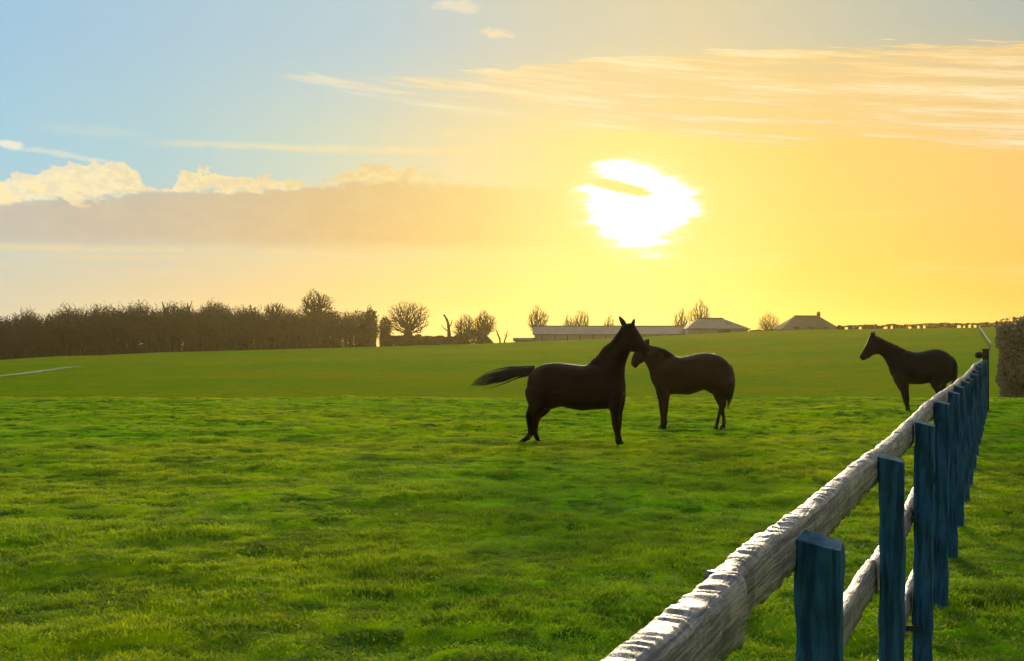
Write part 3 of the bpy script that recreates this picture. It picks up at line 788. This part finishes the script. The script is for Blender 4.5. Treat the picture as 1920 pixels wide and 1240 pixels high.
def snag(name, px, ybase, Y, pts_, label, seed, rb=.32):
    """dead, broken tree: limbs given as pixel polylines"""
    b = P(px, ybase, Y); z0 = gz(b.x, Y)
    root = empty(name, (b.x, Y, z0), label, 'tree', 'dead trees on the skyline')
    r = random.Random(seed); trunkm = MB(); cm_ = MB()
    for k, (line, r0_, r1_) in enumerate(pts_):
        pl = [P(x, y, Y)-Vector((b.x, Y, z0)) for x, y in line]; off = 0 if k == 0 else r.uniform(-.6,.6)
        rings = []
        pl2 = catmull([tuple(p) for p in pl], 3)
        for i, p in enumerate(pl2):
            t = i/(len(pl2)-1); rr = r0_+(r1_-r0_)*t; rr *= 1+.15*math.sin(i*2.3+k)
            rings.append([(p[0]+rr*math.cos(a), p[1]+off*t+rr*math.sin(a), p[2]+rr*.3*math.cos(a)) for a in np.linspace(0,2*math.pi,8,endpoint=False)])
        (trunkm if k == 0 else cm_).loft(rings)
    trunkm.build('trunk', M_bark, root, True); cm_.build('crown', M_bark, root, True)
    return root

# trees one can tell apart, left to right
bare_tree('oak_tree', 592, 655, 544, 246, 64, 'tallest bare tree standing head and shoulders above the left wood', seed=3, natt=1600, r0=0.0204, cfrac=.55, tfrac=.55, rmin=0.0165)
bare_tree('oak_tree', 515, 655, 566, 247, 42, 'thin bare crown poking above the wood left of the tallest tree', seed=5, natt=700, r0=0.0204, cfrac=.4, tfrac=.62, rmin=0.0165)
bare_tree('oak_tree', 405, 655, 566, 250, 50, 'low thin bare crown showing above the middle of the left wood', seed=6, natt=640, r0=0.0204, cfrac=.4, tfrac=.62, rmin=0.0165)
snag('dead_tree', 354, 658, 249, [([(354,660),(354,620),(355,590),(354,575)],.35,.22),([(354,580),(351,573),(350,568)],.2,.08),([(354,578),(357,572),(359,564)],.18,.06)], 'dead forked stub sticking up from the top of the left wood', 2)
snag('dead_tree', 308, 658, 249, [([(312,660),(312,620),(310,590),(309,578)],.35,.2),([(310,582),(306,573),(304,566)],.2,.08),([(311,585),(317,580),(318,570)],.16,.06)], 'slanting dead stub on the wood top, leftmost of the dead trees', 12)
bare_tree('slender_tree', 694, 652, 574, 243, 26, 'narrow upright ivy clad tree at the right end of the wood', seed=8, natt=840, r0=0.0190, cfrac=.85, tfrac=.2, rmin=0.0154, leaf=(1500, M_ivy, .22, .1, .9))
bare_tree('slender_tree', 722, 652, 590, 243, 26, 'small leaning leafy tree beside the bright gap in the trees', seed=9, natt=640, r0=0.0177, cfrac=.85, tfrac=.2, rmin=0.0154, leaf=(700, M_ivy, .2, .2, .9))
bare_tree('oak_tree', 765, 650, 563, 242, 84, 'big round crowned bare tree standing clear of the wood', seed=11, natt=1700, r0=0.0175, cfrac=.74, tfrac=.30, rmin=0.0143, shell=.35)
snag('dead_tree', 840, 648, 242, [([(842,650),(842,630),(841,612),(838,600),(832,590)],.42,.16),([(840,618),(846,608),(848,600)],.2,.06),([(841,622),(833,616),(828,610)],.16,.05)], 'dark crooked dead tree between the round tree and the bushy trees', 4)
bare_tree('bushy_tree', 873, 647, 590, 243, 50, 'rounded twiggy tree right of the crooked dead tree', seed=14, natt=1600, r0=0.0136, cfrac=.85, tfrac=.15, rmin=0.0165)
bare_tree('bushy_tree', 908, 646, 583, 244, 46, 'taller loose twiggy tree at the right end of the tree line', seed=15, natt=1500, r0=0.0150, cfrac=.75, tfrac=.25, rmin=0.0165)
snag('dead_tree', 937, 646, 240, [([(938,646),(937,636),(934,628),(930,619)],.2,.08),([(936,634),(932,625),(935,617)],.1,.04)], 'left stem of a little forked pair before the barn', 6)
snag('dead_tree', 947, 646, 240, [([(945,646),(947,636),(950,628),(951,621)],.2,.08),([(948,634),(955,627),(957,623)],.1,.04),([(949,632),(945,626)],.08,.04)], 'right stem of a little forked pair before the barn', 7)
bare_tree('ash_tree', 1008, 630, 574, 275, 44, 'feathery bare tree rising at the left end of the long barn', seed=21, natt=660, r0=0.0190, tw=M_twigp, cfrac=.6, tfrac=.35, rmin=0.0165)
bare_tree('ash_tree', 1068, 630, 590, 300, 30, 'low left one of the two pale bare trees behind the long barn roof', seed=22, natt=600, r0=0.0190, tw=M_twigp, cfrac=.6, tfrac=.3, rmin=0.0165)
bare_tree('ash_tree', 1090, 630, 579, 300, 34, 'taller right one of the two pale bare trees behind the long barn roof', seed=23, natt=660, r0=0.0190, tw=M_twigp, cfrac=.6, tfrac=.3, rmin=0.0165)
bare_tree('ash_tree', 1142, 630, 586, 320, 24, 'faint small bare tree behind the barn roof next to the ear of the bay horse', seed=24, natt=400, r0=0.0177, tw=M_twigp, cfrac=.6, tfrac=.3, rmin=0.0165)
bare_tree('ash_tree', 1276, 625, 577, 300, 34, 'smaller bare tree left of the hipped barn roof', seed=25, natt=520, r0=0.0190, tw=M_twigp, cfrac=.6, tfrac=.3, rmin=0.0165)
bare_tree('ash_tree', 1312, 625, 562, 300, 46, 'taller bare tree rising behind the hipped barn roof', seed=26, natt=760, r0=0.0204, tw=M_twigp, cfrac=.62, tfrac=.3, rmin=0.0187)
bare_tree('round_tree', 1441, 622, 585, 262, 46, 'small round bushy tree between the barn and the house', seed=27, natt=1240, r0=0.0109, tw=M_twigp, cfrac=.9, tfrac=.12, rmin=0.0154)

# ------------------------------------------------------------------ the wood (reads as one mass): stuff
def wood():
    r = np.random.default_rng(77); V_ = []; F_ = []; nb = 0
    temps = []
    for k in range(6):
        H = 1.0; a, p, w_ = tree_graph(200+k, 1, .35, .26, .36, .64, 330, shell=.3)
        sel = range(1, len(a)); v, f = tubes(a*10, p, w_, sel, .014, 3, .5, .022); temps.append((v/10, f))
    tops = [(-200,600),(0,592),(80,586),(110,583),(170,576),(250,571),(330,573),(400,573),(450,578),(500,582),(600,583),(660,580),(690,592),(715,612)]
    for row, (Y, dy, dz) in enumerate(((240,0,0),(246,0,0),(253,0,0),(262,0,0))):
        for px in np.arange(-160, 705, 13):
            x = px+r.uniform(-6,6); yy = Y+r.uniform(-3,3)
            yt = np.interp(x, [t[0] for t in tops], [t[1] for t in tops])+r.normal(1,4)+5*math.sin(px*.09)+4*math.sin(px*.23+1)
            if row == 0: yt += r.uniform(2,30)
            tp_ = P(x, yt, yy); z0 = gz(tp_.x, yy); H = tp_.z-z0
            v, f = temps[r.integers(0,6)]; a = r.uniform(0,6.28); sxy = H*r.uniform(.75,1.25)
            vv = v.copy(); xr = vv[:,0]*math.cos(a)-vv[:,1]*math.sin(a); yr = vv[:,0]*math.sin(a)+vv[:,1]*math.cos(a)
            vv = np.column_stack([xr*sxy+tp_.x, yr*sxy+yy, vv[:,2]*H+z0]); V_.append(vv); F_.append(f+nb); nb += len(vv)
    v = np.concatenate(V_); f = np.concatenate(F_)
    o = mesh_obj('woodland', v, f, M_twig)
    tag(o, 'dense bare winter wood along the left skyline', kind='stuff')
    # brushwood and undergrowth inside the wood
    n = 130000
    px = r.uniform(-170, 705, n); Y = r.uniform(239, 262, n); x = (px-960)/F*Y
    z0 = ground(x, Y, False); yt = np.interp(px, [t[0] for t in tops], [t[1] for t in tops]); ztop = CZ+(640-yt)/F*Y
    t = r.random(n)**np.where(r.random(n) < .5, .85, 1.8); z = z0+(ztop-z0)*t*(.86+.12*np.sin(-px*.09)*.5+.16*vnoise(px/9, Y/2, 5)+.08*vnoise(px/2.5, Y, 6))
    keep = r.random(n) < np.where(px > 640, .55, 1)
    v2, f2 = quads(np.column_stack([x,Y,z])[keep], .19, r)
    o2 = mesh_obj('underwood', v2, f2, simple('brushwood', (.014,.022,.014), (.036,.028,.018), .05))
    tag(o2, 'tangled twiggy underwood filling the left wood', kind='stuff')
wood()

def hedge_obj(name, x0, x1, Y, top_pts, label, n, mat, size=.16, depth=1.2, gaps=(), group=None, dens_low=.0):
    """hedge following the ground between two pixel columns at a distance"""
    r = np.random.default_rng(int(x0)+5); px = r.uniform(x0, x1, n); yy = Y+r.uniform(-depth, depth, n); x = (px-960)/F*yy
    z0 = ground(x, yy, False); yt = np.interp(px, [t[0] for t in top_pts], [t[1] for t in top_pts]); zt = CZ+(640-yt)/F*yy
    zt = zt+.18*vnoise(x/.9, x*0, 31)
    t = r.random(n); z = z0+(zt-z0)*t
    keep = np.ones(n, bool)
    for gpx, gw in gaps: keep &= ~((np.abs(px-gpx) < gw) & (t < .62))
    pts_ = np.column_stack([x, yy, z])[keep]
    c = pts_[:, :2].mean(0); o_ = np.array([c[0], c[1], gz(c[0], c[1])])
    v, f = quads(pts_-o_, size, r)
    root = empty(name, tuple(o_), label, 'hedge', group)
    mesh_obj('leaves', v, f, mat, root)
    return root
M_hedge = simple('hedge_leaves', (.030,.036,.010), (.058,.050,.018), .4)
M_hedgeb = simple('brown_hedge_leaves', (.022,.016,.008), (.040,.026,.014), .6)
hedge_obj('hedge', 712, 925, 240, [(700,632),(760,628),(800,630),(850,632),(885,618),(905,622),(925,645)], 'low dark thicket under the round bare tree', 9000, M_hedge, .24, 1.6)
hedge_obj('hedge', 1405, 1470, 238, [(1405,620),(1470,618)], 'short low hedge between the barn and the house', 1500, M_hedge, .13, .5)
gp = [(1587,3),(1613,2.2),(1660,4),(1672,2),(1706,3),(1722,2.4),(1733,2.4),(1798,3.5),(1808,2),(1818,3),(1828,3)]
hedge_obj('hedge', 1570, 1882, 238.5, [(1570,611),(1650,609.5),(1700,608),(1760,607),(1850,605),(1882,604)], 'long thin hedge with bright gaps along the crest of the hill at right', 13000, M_hedgeb, .11, .35, gaps=gp)

# tall brown hedge beyond the end of the fence
def tall_hedge():
    r = np.random.default_rng(5)
    n = 150000
    Xa = (1869-960)/F*43; t = r.random(n)
    L_ = 14.0; x = Xa+.05+t*L_+r.normal(0,.10,n); y = 43.0+r.random(n)*3.0+t*1.5
    zg = ground(x, y, False); pxx = 960+F*x/43.5
    ztop = CZ+(640-np.interp(pxx, [1855,1875,1900,1925,2300],[614,609,605,602,599]))/F*44+.16*vnoise(x/.7, y/.9, 3)+.12*vnoise(x/.17, y/.2, 4)+.1*r.random(n)**4
    hh = r.random(n)**.9; z = zg+(ztop-zg)*hh
    face = .42*vnoise(x/.8, z/.7, 6)+.16*vnoise(x/.25, z/.25, 7)
    y = np.where(r.random(n) < .6, 43.0+t*1.5+face+r.random(n)*.35+.25*hh, y)
    kp = (960+F*x/y) > 1871+3.5*vnoise(z/.45, z*0, 8)+2*vnoise(z/.12, z*0, 9)-4*(z > 1.6); x = x[kp]; y = y[kp]; z = z[kp]
    o_ = np.array([Xa+3, 44, gz(Xa+3, 44)])
    root = empty('hedge', tuple(o_), 'tall brown clipped hedge at the right edge beyond the fence end', 'hedge')
    v, f = quads(np.column_stack([x,y,z])-o_, .048, r); mesh_obj('leaves', v, f, simple('beech_hedge_leaves', (.26,.19,.07), (.40,.26,.13), .9), root)
    # dense core so that the hedge is not see-through
    m = MB(); m.box((Xa+9.2-o_[0], 46.3-o_[1], gz(Xa+4,45)-o_[2]+1.1), (13.2, 1.0, 2.7), .1); m.build('inner_twigs', simple('inner_twigs', (.10,.07,.045), (.14,.10,.06), 3), root)
tall_hedge()

# ------------------------------------------------------------------ buildings
M_roof1 = simple('grey_sheet_roof', (.17,.12,.085), (.22,.16,.11), .25, .7)
M_wall1 = simple('pale_cladding', (.30,.24,.18), (.36,.29,.21), .3, .8)
M_dark = simple('eave_shade_and_trim', (.08,.06,.045), (.10,.08,.055), 1)  # tone of the painted eave shadow, also the barn door and cladding posts
M_roof2 = simple('tiled_roof', (.085,.070,.030), (.12,.090,.045), .8, .85)
M_brick = simple('house_wall', (.20,.13,.08), (.26,.17,.10), 2.)
M_ridge = simple('ridge_cap', (.05,.035,.025), (.08,.05,.03), 1)

def building(name, x0, x1, Y, D, eave_py, ridge_py, label, hipl, hipr, roofm, wallm, ridge_w=.22, over=.35, windows=(), zbase=None, gable=False):
    """gabled/hipped building; x0,x1 pixel columns at its near wall; hips in metres"""
    a = P(x0, eave_py, Y); b = P(x1, eave_py, Y); rz_ = P(0, ridge_py, Y+D/2).z
    xm = (a.x+b.x)/2; W = b.x-a.x; zg = min(gz(a.x, Y+D), gz(b.x, Y+D), gz(xm, Y), gz(a.x, Y), gz(b.x, Y))-.3
    root = empty(name, (xm, Y, zg), label, 'barn' if 'barn' in name else 'house')
    ez = a.z-zg; rh = rz_-zg
    m = MB(); m.box((0, D/2, ez/2), (W-2*.1, D-.2, ez)); 
    if hipl == 0 or hipr == 0:
        for sgn, hp in ((-1, hipl), (1, hipr)):
            if hp == 0:
                X_ = sgn*(W/2-.12); t_ = .12
                m.add([(X_-t_/2,.15,ez+.002),(X_-t_/2,D-.15,ez+.002),(X_-t_/2,D/2,rh-.05),(X_+t_/2,.15,ez+.002),(X_+t_/2,D-.15,ez+.002),(X_+t_/2,D/2,rh-.05)],
                      [(0,1,2),(5,4,3),(0,3,4,1),(1,4,5,2),(2,5,3,0)])
    m.build('wall', wallm, root)
    e = over; th = .12
    lo = [(-W/2-e,-e,ez-.08),(W/2+e,-e,ez-.08),(W/2+e,D+e,ez-.08),(-W/2-e,D+e,ez-.08)]
    rl = (-W/2+(hipl if hipl else -e), D/2, rh); rr = (W/2-(hipr if hipr else -e), D/2, rh)
    v = lo+[rl, rr]; v2 = [(x,y,z-th) for x,y,z in v]; n = 6
    fs = [(0,1,5,4),(1,2,5),(2,3,4,5),(3,0,4)]
    f = fs+[tuple(i+n for i in q_)[::-1] for q_ in fs]
    for i in range(4): j = (i+1)%4; f.append((i, i+n, j+n, j))
    rf = MB(); rf.add(v, f); ro = rf.build('roof', roofm, root)
    m = MB(); m.box(((rl[0]+rr[0])/2, D/2, rh+.03), (rr[0]-rl[0]+.1, .35, ridge_w)); m.build('ridge_cap', M_ridge, ro)
    m = MB(); m.box((0, -e-.03, ez-.15), (W+2*e, .12, .22)); m.build('eave_shadow', M_dark, root)  # dark strip standing in for the shadow under the eave
    for (wx, wz, ww, wh) in windows:
        mm = MB(); mm.box((wx, -.0+.06, wz), (ww, .14, wh)); wo = mm.build('window', M_black, root)
        mm = MB(); mm.box((wx, .05, wz-wh/2-.04), (ww+.2, .22, .07)); mm.build('sill', M_white, wo)
    return root, ro, (W, D, ez, rh)
# long barn
barn, br, _ = building('long_barn', 1003, 1292, 252, 11, 626.5, 612, 'long low barn with grey sheet roof behind the crest, behind the horses', .0, .0, M_roof1, M_wall1, .25)
m = MB()
W = _[0]
for k in range(12):
    m = MB(); m.box((-W/2+1.5+k*(W-3)/11, .02, _[2]-1.2), (.18, .12, 2.2)); m.build('cladding_post', M_dark, barn)
low, lr, _ = building('lean_to_barn', 965, 1001, 250, 5, 638, 634.5, 'small flat roofed shed at the left end of the long barn', .0, .0, M_roof2, M_brick, .12)
b2, br2, _ = building('hipped_barn', 1290, 1404, 247.5, 9, 616, 597.5, 'hipped roof barn joined to the right end of the long barn', 2.7, 4.6, M_roof1, M_wall1, .28)
m = MB(); m.box((1.2, .02, _[2]-1.0), (2.6, .16, 1.6)); m.build('door', M_dark, b2)
# roof light
m = MB()
Wd, Dd, ez, rh = _
t0, t1 = .45, .7
m.add([(2.0+x*1.2, -.35+(Dd/2+.35)*t, ez-.08+(rh-ez+.08)*t+dz) for dz in (.02,.07) for x,t in ((0,t0),(1,t0),(1,t1),(0,t1))], [(3,2,1,0),(4,5,6,7),(0,1,5,4),(1,2,6,5),(2,3,7,6),(3,0,4,7)])
m.build('rooflight', M_black, br2)
hs_, hr, _ = building('house', 1466, 1577, 241, 9, 618.5, 593, 'house with dark hipped roof and one chimney on the right skyline', 3.6, 3.4, M_roof2, M_brick, .25, windows=[(-3,1.2,1.2,1.0),(0,1.2,1.2,1.0),(3,1.2,1.2,1.0)])
Wd, Dd, ez, rh = _
m = MB(); m.box((Wd/2-3.4, Dd/2, rh+.28), (.62, .62, .8)); m.box((Wd/2-3.4, Dd/2, rh+.72), (.74, .74, .1)); ch = m.build('chimney', M_brick, hr)
m = MB(); m.box((Wd/2-3.4, Dd/2, rh+.87), (.22, .22, .2)); m.build('chimney_pot', M_ridge, ch)

# ------------------------------------------------------------------ pale tracks worn in the hillside
M_track = simple('worn_track', (.30,.27,.10), (.22,.23,.07), .6)
def track(pts_, wd, name='path'):
    c = [ray_ground(x, y, 64) for x, y in pts_]
    c = [Vector(p) for p in catmull([tuple(p) for p in c], 8)]
    v = []; f = []
    for i, p in enumerate(c):
        d = (c[min(i+1,len(c)-1)]-c[max(i-1,0)]); d.z = 0; d.normalize(); nrm = Vector((-d.y, d.x, 0))
        wv = wd*(.6+.4*math.sin(math.pi*i/(len(c)-1)))*(1+.25*math.sin(i*1.7))
        for s_ in (-1, 0, 1):
            q_ = p+nrm*wv*s_; v.append((q_.x, q_.y, gz(q_.x, q_.y)+.05))
    for i in range(len(c)-1):
        for j in range(2): a = i*3+j; f.append((a, a+1, a+4, a+3))
    tag(mesh_obj(name, v, f, M_track), kind='structure')
track([(-60,712),(30,703),(90,695),(150,688)], .5)
# pale rail fence running down the hill at far right
tr = ray_ground(1836, 618, 64); tb = ray_ground(1858, 652, 64)
pf = empty('field_fence', tuple(tr), 'pale thin wire and stake fence running down the far hill at right', 'fence')
m = MB(); n = 22; line = []
for i in range(n):
    t = i/(n-1); px = 1836+22*t; py = 616+38*t
    g_ = ray_ground(px, min(py+6, 662), 64)
    line.append(g_)
for i, p in enumerate(line[::2]):
    m = MB(); m.box((p.x-tr.x, p.y-tr.y, p.z-tr.z+.5), (.12,.12,1.2)); m.build('stake', M_track, pf)
m = MB()
for i in range(n-1):
    a = line[i]-tr; b = line[i+1]-tr
    for zz in (.95,):
        m.add([(a.x-.06,a.y,a.z+zz-.07),(a.x+.06,a.y,a.z+zz-.07),(a.x+.06,a.y,a.z+zz+.07),(a.x-.06,a.y,a.z+zz+.07),(b.x-.06,b.y,b.z+zz-.07),(b.x+.06,b.y,b.z+zz-.07),(b.x+.06,b.y,b.z+zz+.07),(b.x-.06,b.y,b.z+zz+.07)],
              [(3,2,1,0),(4,5,6,7),(0,1,5,4),(1,2,6,5),(2,3,7,6),(3,0,4,7)])
m.build('rail', M_track, pf)

# ------------------------------------------------------------------ haze
hz = MB(); hz.box((0, 420, 6.0), (1810, 970, 26.0)); ho = hz.build('haze', None)
hm = bpy.data.materials.new('haze_air'); hm.use_nodes = True; hn = hm.node_tree.nodes; hn.remove(hn['Principled BSDF'])
pv = hn.new('ShaderNodeVolumePrincipled'); pv.inputs['Density'].default_value = .00017; pv.inputs['Color'].default_value = (1.0,.80,.32,1)
pv.inputs['Anisotropy'].default_value = .62
hm.node_tree.links.new(pv.outputs[0], hn['Material Output'].inputs['Volume'])
ho.data.materials.append(hm); tag(ho, 'thin warm haze over the field', kind='stuff')
